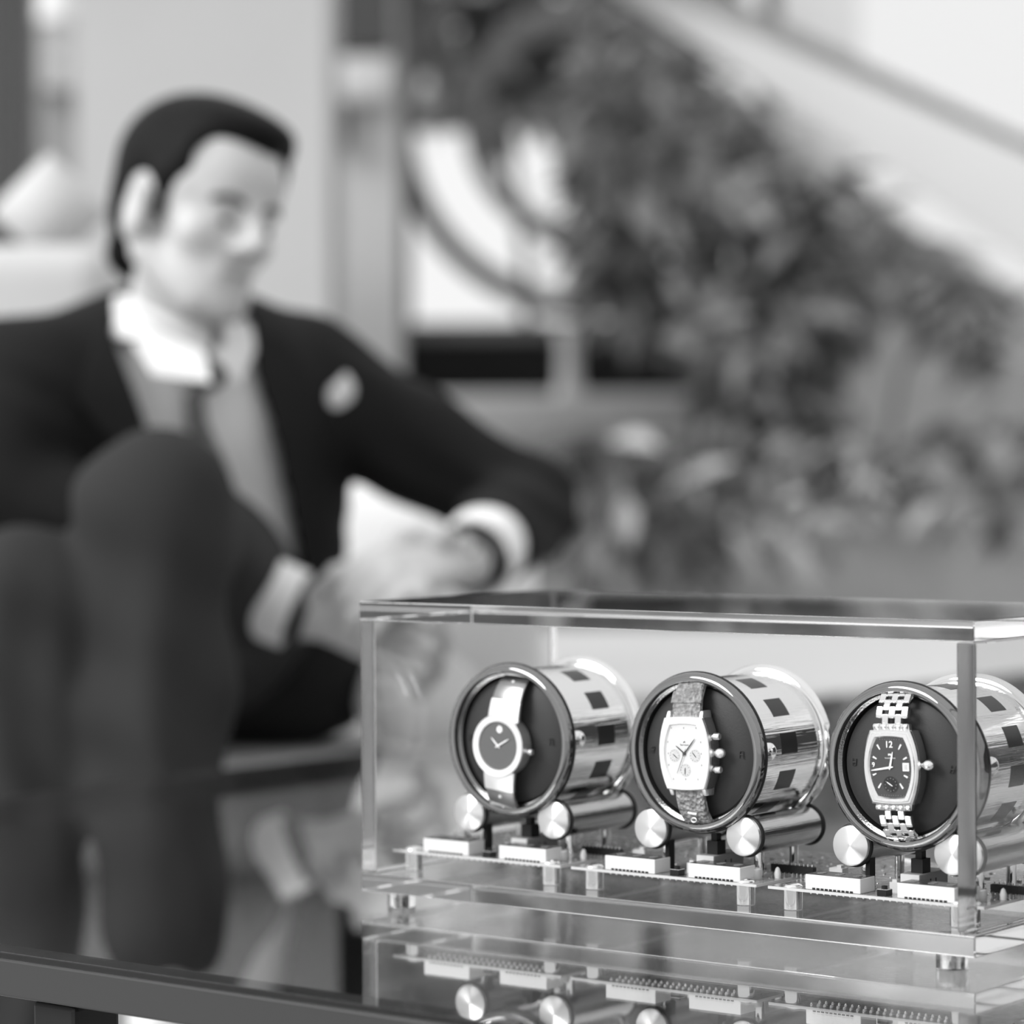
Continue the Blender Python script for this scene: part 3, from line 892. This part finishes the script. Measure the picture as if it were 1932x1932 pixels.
xl, xr = at(-420, 0, 3.6)[0], at(760, 0, 3.5)[0]
soft_box('seat_base', (xl, 3.34, .04), (xr, 4.15, .27), sofa_base_m, so, .02, sl_)
soft_box('seat_cushion', (xl + .01, 3.27, .272), (xr - .005, 3.95, .405), sofa_m, so, .045, sl_)
soft_box('backrest', (xl, 3.86, .30), (at(215, 0, 3.9)[0], 4.06, at(0, 462, 3.9)[2]), sofa_m, so, .05, sl_)
for x in (xl + .08, xr - .08):
    for y in (3.36, 4.05):
        obj('leg', MB().lathe([(.018, 0), (.024, .045)], (x - sl_[0], y - sl_[1], 0), 'z', 16), chrome_dark, so)
# grey round pouf cushion by the hands
fc_ = Field((-.35, 3.25, .3), (.05, 3.85, .62), .01)
pc = at(785, 1320, 3.42); pc[2] = .462
fc_.ell(pc, (.072, .1, .058), k=.01)
pf = fc_.obj('cushion', linen_w, None, (pc[0], pc[1], pc[2]))
pf.location = (pc[0], pc[1], pc[2])
tag(pf, 'small rounded pale cushion on the sofa seat under the hands', 'cushion')
cq = at(775, 1000, 3.78); cq[2] = .548
fs_ = Field(cq - [.24, .14, .24], cq + [.24, .14, .24], .01)
sl, X = fs_._sl(fs_.lo, fs_.lo + fs_.n * fs_.h); q = X - cq
hq = .065 * np.sqrt(np.clip(1 - (q[..., 0] / .165) ** 2, 0, 1) * np.clip(1 - (q[..., 2] / .165) ** 2, 0, 1)) + .006
fs_.D[sl] = np.maximum(np.maximum(np.abs(q[..., 0]), np.abs(q[..., 2])) - .16, np.abs(q[..., 1]) - hq)
sc2 = fs_.obj('cushion', linen_w, None, tuple(cq)); sc2.location = tuple(cq)
tag(sc2, 'white square cushion standing upright on the seat behind the bent left arm', 'cushion')
# pillow standing cornerwise on the backrest
pp = at(95, 400, 4.13)
fp = Field(pp - [.2, .1, .2], pp + [.2, .1, .2], .01)
for a_ in range(2):
    pass
sl, X = fp._sl(fp.lo, fp.lo + fp.n * fp.h)
q = X - pp
u1 = (q[..., 0] + q[..., 2]) / math.sqrt(2); u2 = (q[..., 0] - q[..., 2]) / math.sqrt(2)
hw_ = .06 * np.sqrt(np.clip(1 - (u1 / .062) ** 2, 0, 1) * np.clip(1 - (u2 / .062) ** 2, 0, 1)) + .004
fp.D[sl] = np.maximum(np.maximum(np.abs(u1), np.abs(u2)) - .060, np.abs(q[..., 1]) - hw_)
pw = fp.obj('pillow', sofa_m, None, tuple(pp)); pw.location = tuple(pp)
tag(pw, 'white square pillow standing on one corner on the sofa back', 'pillow')

bx0, bx1 = at(905, 0, 4.6)[0], at(2500, 0, 4.6)[0]
be = empty('bench', ((bx0 + bx1) / 2, 4.7, 0), 0, 'long low white bench behind the acrylic case', 'bench')
Lb = bx1 - bx0
rbox('bench_top', (0, 0, .40), (Lb, 1.5, .05), bench_m, be, .012)
rbox('plinth', (0, 0, .19), (Lb - .1, 1.4, .37), bench_m, be, .006)

# ------------------------------------------------------------------ the man
def nrm(v): v = np.array(v, float); return v / np.linalg.norm(v)


ORG = np.array([at(320, 1100, 3.35)[0], 3.35, 0])
man = empty('person', tuple(ORG), 0, 'dark-haired man in a charcoal suit seated on the white sofa, hands clasped', 'person')
# head frame: turned 45 deg to his left, chin lowered and tilted
HO = at(370, 404, 3.2); HS = .95
yaw, pit, rol = math.radians(45), math.radians(9), math.radians(9)
f0 = np.array([math.sin(yaw), -math.cos(yaw), 0]); l0 = np.array([math.cos(yaw), math.sin(yaw), 0]); z0 = np.array([0, 0, 1.])
f1 = math.cos(pit) * f0 - math.sin(pit) * z0; z1 = math.sin(pit) * f0 + math.cos(pit) * z0
l1 = math.cos(rol) * l0 - math.sin(rol) * z1; z2 = math.sin(rol) * l0 + math.cos(rol) * z1
HR = np.array([l1, f1, z2])            # rows: his left, forward, up


def hd(x, y, z): return HO + HS * (x * HR[0] + y * HR[1] + z * HR[2])


NB = at(330, 645, 3.26)
RS, LS = at(30, 735, 3.2), at(570, 722, 3.42)
RE, LE = at(-10, 915, 3.16), at(990, 958, 3.40)
RW, LW = at(575, 1158, 3.14), at(885, 1062, 3.17)
CH = at(318, 800, 3.34); BE = at(370, 1020, 3.43); PE = at(330, 1195, 3.46)
RH, LH = at(205, 1195, 3.42), at(440, 1200, 3.44)
RK, LK = at(66, 1120, 2.95), at(292, 965, 2.95)
RA, LA = np.array([-.485, 2.93, .1]), at(304, 1905, 2.9)
aV = nrm(LS - RS); sV = nrm(NB - PE); sV = nrm(sV - aV * (aV @ sV)); nV = np.cross(aV, sV)
if nV[1] > 0: nV = -nV
TR = np.array([aV, nV, sV])

B = Field((-.76, 2.62, -.01), (.10, 3.70, 1.16), .0046)
B.ell(CH, (.155, .105, .15), TR, .04).ell(BE, (.14, .1, .17), TR, .05).ell(PE, (.16, .115, .1), TR, .05)
B.cap(RS, LS, .05, .05, .05)
for s_, e_, w_ in ((RS, RE, RW), (LS, LE, LW)):
    B.chain([s_, e_, w_], [.05, .04, .027], .015)
for h_, k_, a_ in ((RH, RK, RA), (LH, LK, LA)):
    B.chain([h_, k_, a_], [.085, .048, .026], .02)
    B.cap(a_ + [0, .02, -.04], a_ + [.02, -.16, -.06], .035, .028, .02)
B.chain([NB - sV * .05, hd(0, -.004, -.06)], [.060, .049], .03)
# head
H = [('e', (0, -.012, .045), (.075, .098, .083), .02), ('e', (0, .031, .038), (.069, .066, .058), .02), ('e', (0, .040, -.03), (.051, .052, .074), .02),
     ('e', (0, .040, -.078), (.039, .047, .036), .02), ('e', (0, .076, -.098), (.022, .017, .018), .015)]
for t_, c_, r_, k_ in H: B.ell(hd(*c_), r_, HR, k_)
for s in (-1, 1):
    B.ell(hd(s * .032, .100, -.001), (.019, .018, .0125), HR, .012, sub=True)
    B.ell(hd(s * .043, .060, -.024), (.020, .018, .016), HR, .022)
    B.cap(hd(s * .012, .087, .018), hd(s * .045, .075, .020), .009, .007, .012)
    B.ell(hd(s * .032, .0775, -.002), (.0135, .0125, .011), HR, .003).cap(hd(s * .020, .0855, .0045), hd(s * .044, .080, .0040), .0045, .004, .004)
    B.ell(hd(s * .011, .1, -.031), (.009, .011, .008), HR, .006)
    B.cap(hd(s * .062, .0, -.055), hd(s * .03, .06, -.095), .016, .015, .02)
    ea = nrm(HR[0] * s + HR[1] * -.35)
    ER = np.array([ea, nrm(np.cross(HR[2], ea)), HR[2]])
    B.ell(hd(s * .079, -.010, -.012), (.010, .025, .034), ER, .010)
    B.ell(hd(s * .090, -.006, -.004), (.006, .012, .020), ER, .006, sub=True)
B.cap(hd(0, .094, .014), hd(0, .116, -.024), .0075, .0115, .012)
B.cap(hd(-.02, .083, -.054), hd(.02, .083, -.054), .0075, .0075, .008)
B.cap(hd(-.016, .083, -.065), hd(.016, .083, -.065), .008, .008, .008)


# hands: wrist, four fingers of unequal length, thumb from the side of the palm
def handsdf(w, kn, fing, thumb):
    pal = sum(kn) / 4
    for i, q in enumerate(kn):
        B.cap(w + (q - w) * .15, q, .017, .0115, .012)
    for q, (a, b, c) in zip(kn, fing):
        B.chain([q, a, b, c], [.0110, .0098, .0088, .0076], .003)
    B.chain([w + (thumb[0] - w) * .3, thumb[0], thumb[1], thumb[2]], [.017, .014, .0115, .0095], .006)


handsdf(RW, [at(735, 1105, 3.09), at(752, 1150, 3.07), at(748, 1200, 3.06), at(728, 1245, 3.06)],
        [(at(798, 1122, 3.05), at(826, 1160, 3.06), at(820, 1195, 3.08)), (at(806, 1172, 3.04), at(830, 1208, 3.06), at(822, 1240, 3.09)),
         (at(800, 1220, 3.04), at(820, 1252, 3.06), at(810, 1282, 3.09)), (at(775, 1266, 3.04), at(792, 1292, 3.06), at(782, 1312, 3.08))],
        (at(640, 1088, 3.1), at(690, 1068, 3.08), at(735, 1082, 3.06)))
handsdf(LW, [at(748, 1030, 3.12), at(738, 1058, 3.08), at(746, 1090, 3.06), at(766, 1118, 3.05)],
        [(at(694, 1060, 3.08), at(654, 1096, 3.07), at(634, 1132, 3.08)), (at(682, 1092, 3.05), at(650, 1128, 3.04), at(638, 1166, 3.05)),
         (at(694, 1124, 3.03), at(664, 1164, 3.02), at(654, 1200, 3.03)), (at(724, 1150, 3.02), at(698, 1186, 3.01), at(690, 1216, 3.02))],
        (at(830, 1012, 3.12), at(788, 1000, 3.12), at(748, 1006, 3.12)))
B.obj('body', skin, man, ORG, relax=1)
for s in (-1, 1):
    c = hd(s * .032, .0790, -.002)
    ey = obj('eye', MB().sphere(c - ORG, .0105, 20, 14), eye_m, man)
    obj('iris', MB().sphere(hd(s * .032 + .003, .0866, -.005) - ORG, (.0052, .0052, .0052), 16, 10), iris_m, ey)
    P = [hd(s * (.014 + .036 * t), .0975 - .016 * t * t, .0165 + .005 * math.sin(PI * t)) - ORG for t in np.linspace(0, 1, 9)]
    obj('eyebrow', MB().tube(P, [.0045 - .0025 * abs(t - .35) for t in np.linspace(0, 1, 9)], 8), brow_m, man)
mb = MB().tube([hd(x, .0955 - .35 * abs(x) ** 1.35, -.0595 - .02 * abs(x)) - ORG for x in np.linspace(-.024, .024, 11)], [.0012 + .0022 * (1 - abs(t)) for t in np.linspace(-1, 1, 11)], 8)
obj('lips', mb, lip_m, man)

# hair, combed back, with sideburns and a tuft at the nape
HF = Field(HO - .19, HO + .19, .005)
HF.ell(hd(0, -.020, .050), (.0795, .095, .083), HR, .01)
HF.ell(hd(.008, .040, .100), (.060, .055, .026), HR, .03)
HF.ell(hd(.026, .056, .083), (.040, .022, .020), HR, .02)
HF.ell(hd(0, -.076, -.012), (.056, .034, .05), HR, .03)
HF.ell(hd(0, -.078, -.062), (.03, .02, .03), HR, .015)
HF.ell(at(228, 478, 3.25), (.017, .03, .022), None, .012)
for s in (-1, 1):
    HF.cap(hd(s * .066, .022, .03), hd(s * .069, .016, -.020), .0165, .005, .012)
    HF.cap(hd(s * .056, .050, .060), hd(s * .063, .020, .03), .024, .020, .012)
    HF.ell(hd(s * .088, -.008, -.014), (.024, .034, .045), HR, .006, sub=True)
HF.ell(hd(-.050, .108, .058), (.042, .052, .030), HR, .01, sub=True)
HF.ell(hd(.052, .088, .06), (.03, .045, .024), HR, .01, sub=True)
HF.obj('hair', hair_m, man, ORG, relax=2)

# shirt: torso, collar, cuffs
SH = Field((-.78, 2.9, .35), (.12, 3.75, 1.15), .007)
SH.ell(CH, (.172, .126, .16), TR, .04).ell(BE, (.160, .128, .18), TR, .05).ell(PE, (.165, .12, .1), TR, .05)
SH.cap(RS, LS, .055, .055, .05).cap(NB - sV * .07, NB - sV * .02, .07, .062, .03)
SH.obj('shirt', shirt_m, man, ORG, relax=2)
# collar: band round the neck with two leaves
cc = NB + (hd(0, -.022, -.06) - NB) * .30; cu_ = nrm(hd(0, -.022, -.06) - NB + np.array([0, .06, 0])); ca = nrm(HR[0] - cu_ * (HR[0] @ cu_)); cf = np.cross(cu_, ca)
cf = cf if cf[1] < 0 else -cf
R = []
for j in range(41):
    a = math.radians(-172 + 344 * j / 40) + PI       # open at the front
    dv = ca * math.sin(a) * 1.0 + cf * -math.cos(a) * -1.0
    dv = ca * math.sin(a) + cf * math.cos(a)
    front = (1 + math.cos(a)) / 2
    r_ = .066
    lo_ = cc + dv * (r_ + .012) - cu_ * (.026 + .022 * front); hi_ = cc + dv * r_ + cu_ * (.026 - .03 * front)
    R.append([lo_ - ORG, hi_ - ORG, hi_ - dv * .005 - ORG, lo_ - dv * .006 - ORG])
col_ = obj('collar', MB().rings(R), shirt_m, man, sharp=60)
for leaf in ([(384, 662, 3.125), (300, 618, 3.145), (226, 566, 3.20), (228, 612, 3.20), (286, 706, 3.15), (398, 722, 3.115)],
             [(396, 664, 3.125), (440, 640, 3.15), (476, 618, 3.20), (482, 660, 3.20), (452, 724, 3.14)]):
    P = [at(*q) for q in leaf]
    mb = MB().rings([[p_ - ORG for p_ in P], [p_ + FWD * .006 - ORG for p_ in P]])
    obj('collar_leaf', mb, shirt_m, col_, sharp=30)


def sleeve_tube(name, P, r, m, th=.004, parent=man):
    mb = MB()
    P = [np.array(p_) for p_ in P]
    R = []; ax = nrm(P[-1] - P[0]); ref = nrm(np.cross(ax, [0, .3, 1.])); w_ = np.cross(ax, ref)
    outer = [[P[i] + r[i] * (math.cos(t) * ref + math.sin(t) * w_) - ORG for t in np.linspace(0, 2 * PI, 28, endpoint=False)] for i in range(len(P))]
    inner = [[P[i] + (r[i] - th) * (math.cos(t) * ref + math.sin(t) * w_) - ORG for t in np.linspace(0, 2 * PI, 28, endpoint=False)] for i in range(len(P))]
    mb.rings(outer + inner[::-1], closed=True)
    return obj(name, mb, m, parent, sharp=50)


def lerp(a, b, t): return a + (b - a) * t


sleeve_tube('shirt_cuff', [lerp(RE, RW, .74), lerp(RE, RW, .97)], [.046, .043], shirt_m)
sleeve_tube('shirt_cuff', [lerp(LE, LW, .55), lerp(LE, LW, .93)], [.047, .045], linen_w)
for w_, e_ in ((RW, RE), (LW, LE)):
    ax = nrm(w_ - e_); c0 = w_ - ax * .004
    st = sleeve_tube('wrist_strap', [c0 - ax * .009, c0 + ax * .009], [.0325, .0325], rubber)
c0 = LW + nrm(LW - LE) * -.004
wf = MB().lathe([(.0001, -.004), (.013, -.004), (.015, -.002), (.015, .003)], n=28, cap0=False)
wc = obj('wrist_watch_case', wf, chrome_dark, man, tuple(c0 + nrm([-.3, -1, .6]) * .034 - ORG))
wc.rotation_euler = (-.5, 0, -.3)
wc['label'] = 'steel watch on his left wrist'

# jacket with open front
J = Field((-.86, 2.92, .33), (.18, 3.78, 1.15), .0065)
J.ell(CH, (.195, .142, .165), TR, .05).ell(BE, (.186, .142, .2), TR, .05).ell(PE, (.19, .145, .13), TR, .05)
J.ell(at(575, 1265, 3.47), (.085, .14, .085), None, .06)
J.cap(RS, LS, .066, .066, .06)
J.cap(NB - sV * .045 + nV * -.03, lerp(NB, RS, .8), .062, .06, .03); J.cap(NB - sV * .065 + nV * -.03, lerp(NB, LS, .9) - sV * .01, .058, .06, .03)
J.chain([RS, lerp(RS, RE, .5), RE], [.074, .068, .062], .03).chain([RE, lerp(RE, RW, .72)], [.062, .050], .015)
J.chain([LS, lerp(LS, LE, .5), LE], [.074, .065, .060], .03).chain([LE, lerp(LE, LW, .62)], [.060, .052], .015)
sl, X = J._sl(J.lo, J.lo + J.n * J.h)
J.D[sl] += (.0028 * np.sin(X[..., 0] * 62 + X[..., 2] * 95 + 1.5 * np.sin(X[..., 2] * 31 + X[..., 1] * 20)) * np.clip((np.abs((X - CH) @ aV) - .15) / .06, 0, 1)).astype(np.float32)
B_ell = J.ell(hd(0, -.01, -.05), (.066, .07, .11), HR, .01, sub=True)
vpoly = [(205, 575), (400, 560), (474, 600), (478, 690), (520, 830), (556, 1000), (570, 1085), (520, 1260), (360, 1250), (300, 860), (262, 740), (224, 640)]


def keepj(P):
    px, py = to_px(P)
    front = ((P - CH) @ nV) > .03
    inside = pip(px, py, vpoly) & front & (((P - CH) @ nV) < .35)
    neck = np.linalg.norm(P - (NB + sV * .03), axis=1) < .062
    return ~(inside | neck)


jk = J.obj('jacket', wool, man, ORG, keepj, relax=3, thick=.006)


# lapels follow the opening
def on_chest(px, py, off=.0):
    d0 = FWD + (px - 966) / FPX * RGT - (py - 966) / FPX * UPV
    best = None
    for t in np.arange(2.95, 3.5, .003):
        p_ = CAM + d0 * t; i = np.round((p_ - J.lo) / J.h).astype(int)
        if (i < 0).any() or (i >= J.n).any(): continue
        if J.D[tuple(i)] < 0: best = p_; break
    return (best if best is not None else CAM + d0 * 3.2) - d0 * off


for edge in ([(224, 640, 205, 610), (262, 740, 165, 690), (300, 850, 150, 760), (330, 950, 290, 930)],
             [(472, 620, 530, 640), (480, 700, 590, 720), (520, 830, 605, 800), (556, 1000, 575, 980), (568, 1075, 578, 1070)]):
    A, Bv = [], []
    for x0, y0, x1, y1 in edge:
        A.append(on_chest(x0 + (8 if x0 > 400 else -8), y0, .012)); Bv.append(on_chest(x1, y1, .010))
    R = [[a - ORG, b - ORG, b - ORG + nV * -.004, a - ORG + nV * -.006] for a, b in zip(A, Bv)]
    obj('lapel', MB().rings(R), wool, jk, sharp=30)
# tie with a knot
tp = [(392, 715, 18), (366, 750, 22), (372, 800, 24), (398, 870, 32), (422, 950, 36), (440, 1020, 30), (448, 1050, 4)]
R = []
for x, y, w_ in tp:
    t = 3.0
    d0 = FWD + (x - 966) / FPX * RGT - (y - 966) / FPX * UPV
    while t < 3.5:
        p_ = CAM + d0 * t; i = np.round((p_ - SH.lo) / SH.h).astype(int)
        if (i >= 0).all() and (i < SH.n).all() and SH.D[tuple(i)] < .004: break
        t += .003
    c = p_ - d0 * .010; h_ = aV * w_ * 3.2 / FPX
    R.append([c - h_ - ORG, c - d0 * .006 - ORG, c + h_ - ORG, c + d0 * .008 - ORG])
tie = obj('tie', MB().rings(R), tie_m, man, sharp=40)
kn = R[0][1] + ORG
fk = Field(kn - .06, kn + .06, .004); fk.ell(kn + sV * .005, (.021, .016, .019), TR, .01)
fk.obj('knot', tie_m, tie, ORG)
# pocket square
pq = on_chest(640, 750, .004)
fk = Field(pq - .08, pq + .08, .004)
for dx_, dz_, rz_ in ((-.010, .0, .020), (.002, .010, .022), (.011, .002, .019), (0, -.008, .016)):
    fk.ell(pq + aV * dx_ + sV * dz_, (.009, .007, rz_), TR, .006)
fk.obj('pocket_square', linen_w, man, ORG)

# trousers
Tq = Field((-.78, 2.70, .02), (.12, 3.78, .85), .0065)
Tq.ell(PE, (.178, .132, .115), TR, .04)
Tq.chain([RH, lerp(RH, RK, .55), RK, lerp(RK, RA, .45), lerp(RK, RA, .93)], [.104, .088, .066, .062, .058], .02)
Tq.chain([LH, lerp(LH, LK, .55), LK, lerp(LK, LA, .40), lerp(LK, LA, .83)], [.108, .095, .077, .070, .062], .02)
sl, X = Tq._sl(Tq.lo, Tq.lo + Tq.n * Tq.h)
fold = .0075 * np.sin(X[..., 0] * 75 + X[..., 2] * 9 + np.sin(X[..., 2] * 16) * 1.3) * np.clip((.72 - X[..., 2]) / .25, 0, 1) + .003 * np.sin(X[..., 2] * 60 + X[..., 0] * 30)
Tq.D[sl] += np.where(X[..., 1] < 3.25, fold, 0)
Tq.obj('trousers', wool_t, man, ORG, relax=2)
for a_, dv in ((RA, np.array([.03, -.2, -.035])), (LA - [0, 0, .085], np.array([.06, -.17, -.06]))):
    fs = Field(np.minimum(a_, a_ + dv) - .11, np.maximum(a_, a_ + dv) + .11, .007)
    h0 = a_ + np.array([0, .03, -.045])
    fs.cap(h0, h0 + dv * .6, .038, .042, .03).cap(h0 + dv * .6, h0 + dv, .040, .034, .03).cap(a_ + [0, 0, -.02], a_ + [0, 0, .02], .042, .045, .02)
    fs.D[:, :, :] = np.maximum(fs.D, (max(h0[2] - .050, .002) if a_ is RA else -1) - (fs.lo[2] + fs.h * np.arange(fs.n[2]))[None, None, :])
    fs.obj('shoe', shoe_m, man, ORG, relax=1)
sleeve_tube('sock', [lerp(LK, LA, .74), lerp(LK, LA, 1.20)], [.033, .031], linen_w)


# ------------------------------------------------------------------ plants
def leaf_geo(mb, c, ln, w, d, up, curl=.25, n=3):
    d = nrm(d); s = np.cross(d, up); s = s / max(np.linalg.norm(s), 1e-6); t = np.cross(s, d)
    L_, M_, R_ = [], [], []
    for i, (q, ww) in enumerate(((0, .05), (.3, .9), (.65, .8), (1, .02))):
        p_ = np.array(c) + d * ln * q - t * curl * ln * q * q
        L_.append(p_ - s * w * ww * .5 + t * w * .12 * ww); M_.append(p_); R_.append(p_ + s * w * ww * .5 + t * w * .12 * ww)
    o = len(mb.v); mb.v += [tuple(p_) for tri in zip(L_, M_, R_) for p_ in tri]
    for i in range(3):
        a = o + 3 * i
        mb.f += [(a, a + 1, a + 4, a + 3), (a + 1, a + 2, a + 5, a + 4)]


def foliage(poly, d0, d1, n, ln, seed, org):
    r = np.random.RandomState(seed); xs = [p_[0] for p_ in poly]; ys = [p_[1] for p_ in poly]
    mb = MB(); c = 0
    while c < n:
        x, y = r.uniform(min(xs), max(xs)), r.uniform(min(ys), max(ys))
        if not pip(np.array([x]), np.array([y]), poly)[0]: continue
        p_ = at(x, y, r.uniform(d0, d1)) - org
        dv = nrm([r.normal(), r.normal() * .7 - .3, r.normal() * .6 - .5])
        l_ = ln * r.uniform(.6, 1.35)
        leaf_geo(mb, p_, l_, l_ * r.uniform(.35, .55), dv, nrm([r.normal() * .4, r.normal() * .4 - .4, 1]))
        c += 1
    return mb


def plant(name, label, poly, d0, d1, n, ln, seed, m, stems=(), cat='plant', extra=(), group=None):
    xs = [p_[0] for p_ in poly]; b = at(sum(xs) / len(xs), 900, (d0 + d1) / 2)
    org = np.array([b[0], b[1], 0])
    t = empty(name, tuple(org), 0, label, cat, group)
    mm = m if isinstance(m, list) else [m]
    fo = tag(link('foliage', foliage(poly, d0, d1, n, ln, seed, org).mesh('foliage'), mm, t), kind='stuff')
    ch_ = np.random.RandomState(seed + 50).choice(len(mm), n, p=[1] if len(mm) == 1 else [.5, .25, .25])
    fo.data.polygons.foreach_set('material_index', np.repeat(ch_, 6).astype(np.int32)); fo.data.update()
    for ps, r_ in stems:
        obj('stem', MB().tube([at(*q) - org if len(q) == 3 else np.array(q[:3]) - org for q in ps], list(np.linspace(r_, r_ * .5, len(ps))), 8), stem_m, t)
    for (x, y, d, ln_, w_, dv, m_) in extra:
        mb = MB(); leaf_geo(mb, at(x, y, d) - org, ln_, w_, np.array(dv), np.array([0, -.6, 1.]))
        link('leaf', mb.mesh('leaf'), m_, t)
    return t


def P3(x, y, d):
    q = at(x, y, d); return (x, y, d)


plant('climbing_vine', 'dense leafy vine spilling down the wall right of the round grille', [(1085, 60), (1180, 30), (1420, 190), (1560, 300), (1690, 400), (1880, 540), (1850, 640), (1790, 640), (1760, 570), (1620, 560), (1570, 680), (1560, 860), (1380, 900), (1330, 760), (1310, 650), (1150, 610), (1110, 540), (1090, 350)],
      7.1, 8.4, 1700, .125, 1, [leaf_m, leaf_l, leaf_d], [([(1300, 960, 7.6), (1330, 700, 7.6), (1280, 400, 7.6), (1210, 120, 7.6)], .02), ([(1330, 700, 7.6), (1480, 480, 7.5), (1700, 480, 7.4), (1840, 600, 7.4)], .014)])
plant('overhanging_tree', 'dark tree crown hanging over the top of the round grille', [(560, -300), (1500, -300), (1330, 60), (1180, 110), (1080, 200), (920, 110), (760, 60), (620, 80)], 9.2, 10.6, 1300, .14, 2, [leaf_d, leaf_m, leaf_d],
      [([(1210, 1000, 9.6), (1200, 400, 9.6), (1150, -100, 9.6)], .05)])
plant('garden_shrub', 'shrub seen through the upper half of the round grille', [(760, 60), (1120, 60), (1120, 225), (930, 235), (900, 180), (760, 235)], 9.6, 10.5, 300, .13, 3, [leaf_m, leaf_l, leaf_m],
      [([(1000, 1010, 10), (990, 500, 10), (950, 150, 10)], .025)])
plant('weeping_branch', 'sparse leafy branch drooping against pale wall at far right', [(1740, 490), (1900, 540), (1920, 600), (1890, 690), (1850, 740), (1825, 680), (1830, 610), (1760, 560)], 7.0, 7.6, 50, .11, 5, [leaf_m, leaf_m, leaf_d],
      [([(1660, 950, 7.3), (1700, 700, 7.3), (1800, 520, 7.3), (1860, 700, 7.3)], .008)])
plant('broadleaf_shrub', 'broad-leaved shrub with pale drooping leaves in the planter beside the man', [(1080, 820), (1300, 800), (1380, 900), (1380, 1060), (1080, 1080)], 6.2, 7.0, 130, .12, 6, leaf_d,
      [([(1230, 1110, 6.6), (1220, 980, 6.6), (1180, 840, 6.6)], .014)],
      extra=[(1150, 830, 6.1, .13, .075, (.5, -.5, .05), leaf_l), (1180, 935, 6.1, .11, .05, (.05, -.4, -1), leaf_l), (1390, 870, 6.2, .16, .05, (-.9, -.3, -.15), leaf_l), (1375, 1000, 6.2, .16, .055, (.6, -.3, -.85), leaf_l),
             (1270, 880, 6.2, .13, .05, (.4, -.5, -.4), leaf_m), (1120, 1000, 6.2, .14, .05, (.1, -.4, -1), leaf_m), (1480, 1010, 6.2, .15, .06, (.5, -.4, -.8), leaf_l)])
plant('planter_bush', 'low mixed bush filling the planter at the right edge', [(1380, 790), (1560, 830), (1700, 850), (1790, 800), (1960, 810), (2300, 780), (2300, 950), (1400, 960)], 6.9, 7.5, 620, .11, 7, [leaf_m, leaf_l, leaf_d],
      [([(1600, 1000, 7.1), (1590, 900, 7.1), (1560, 800, 7.1)], .012), ([(1850, 1000, 7.1), (1860, 880, 7.1), (1880, 790, 7.1)], .012)])
plant('trailing_plant', 'trailing plant with curling stems hanging over the planter front', [(1330, 950), (1560, 940), (1940, 930), (1940, 1010), (1700, 970), (1480, 1060), (1340, 1090)], 6.5, 6.85, 62, .1, 8, [leaf_m, leaf_l, leaf_d],
      [([(1420, 930, 6.8), (1440, 1000, 6.6), (1410, 1060, 6.55)], .006)])


# ------------------------------------------------------------------ unseen wall added on the right for darker reflections in the chrome
struct(obj('wall_added_dark', MB().box((5.2, 1.5, .95), (.3, 12, 1.9)), shade_wall_d), 'dark wall added out of view at right to darken chrome reflections')
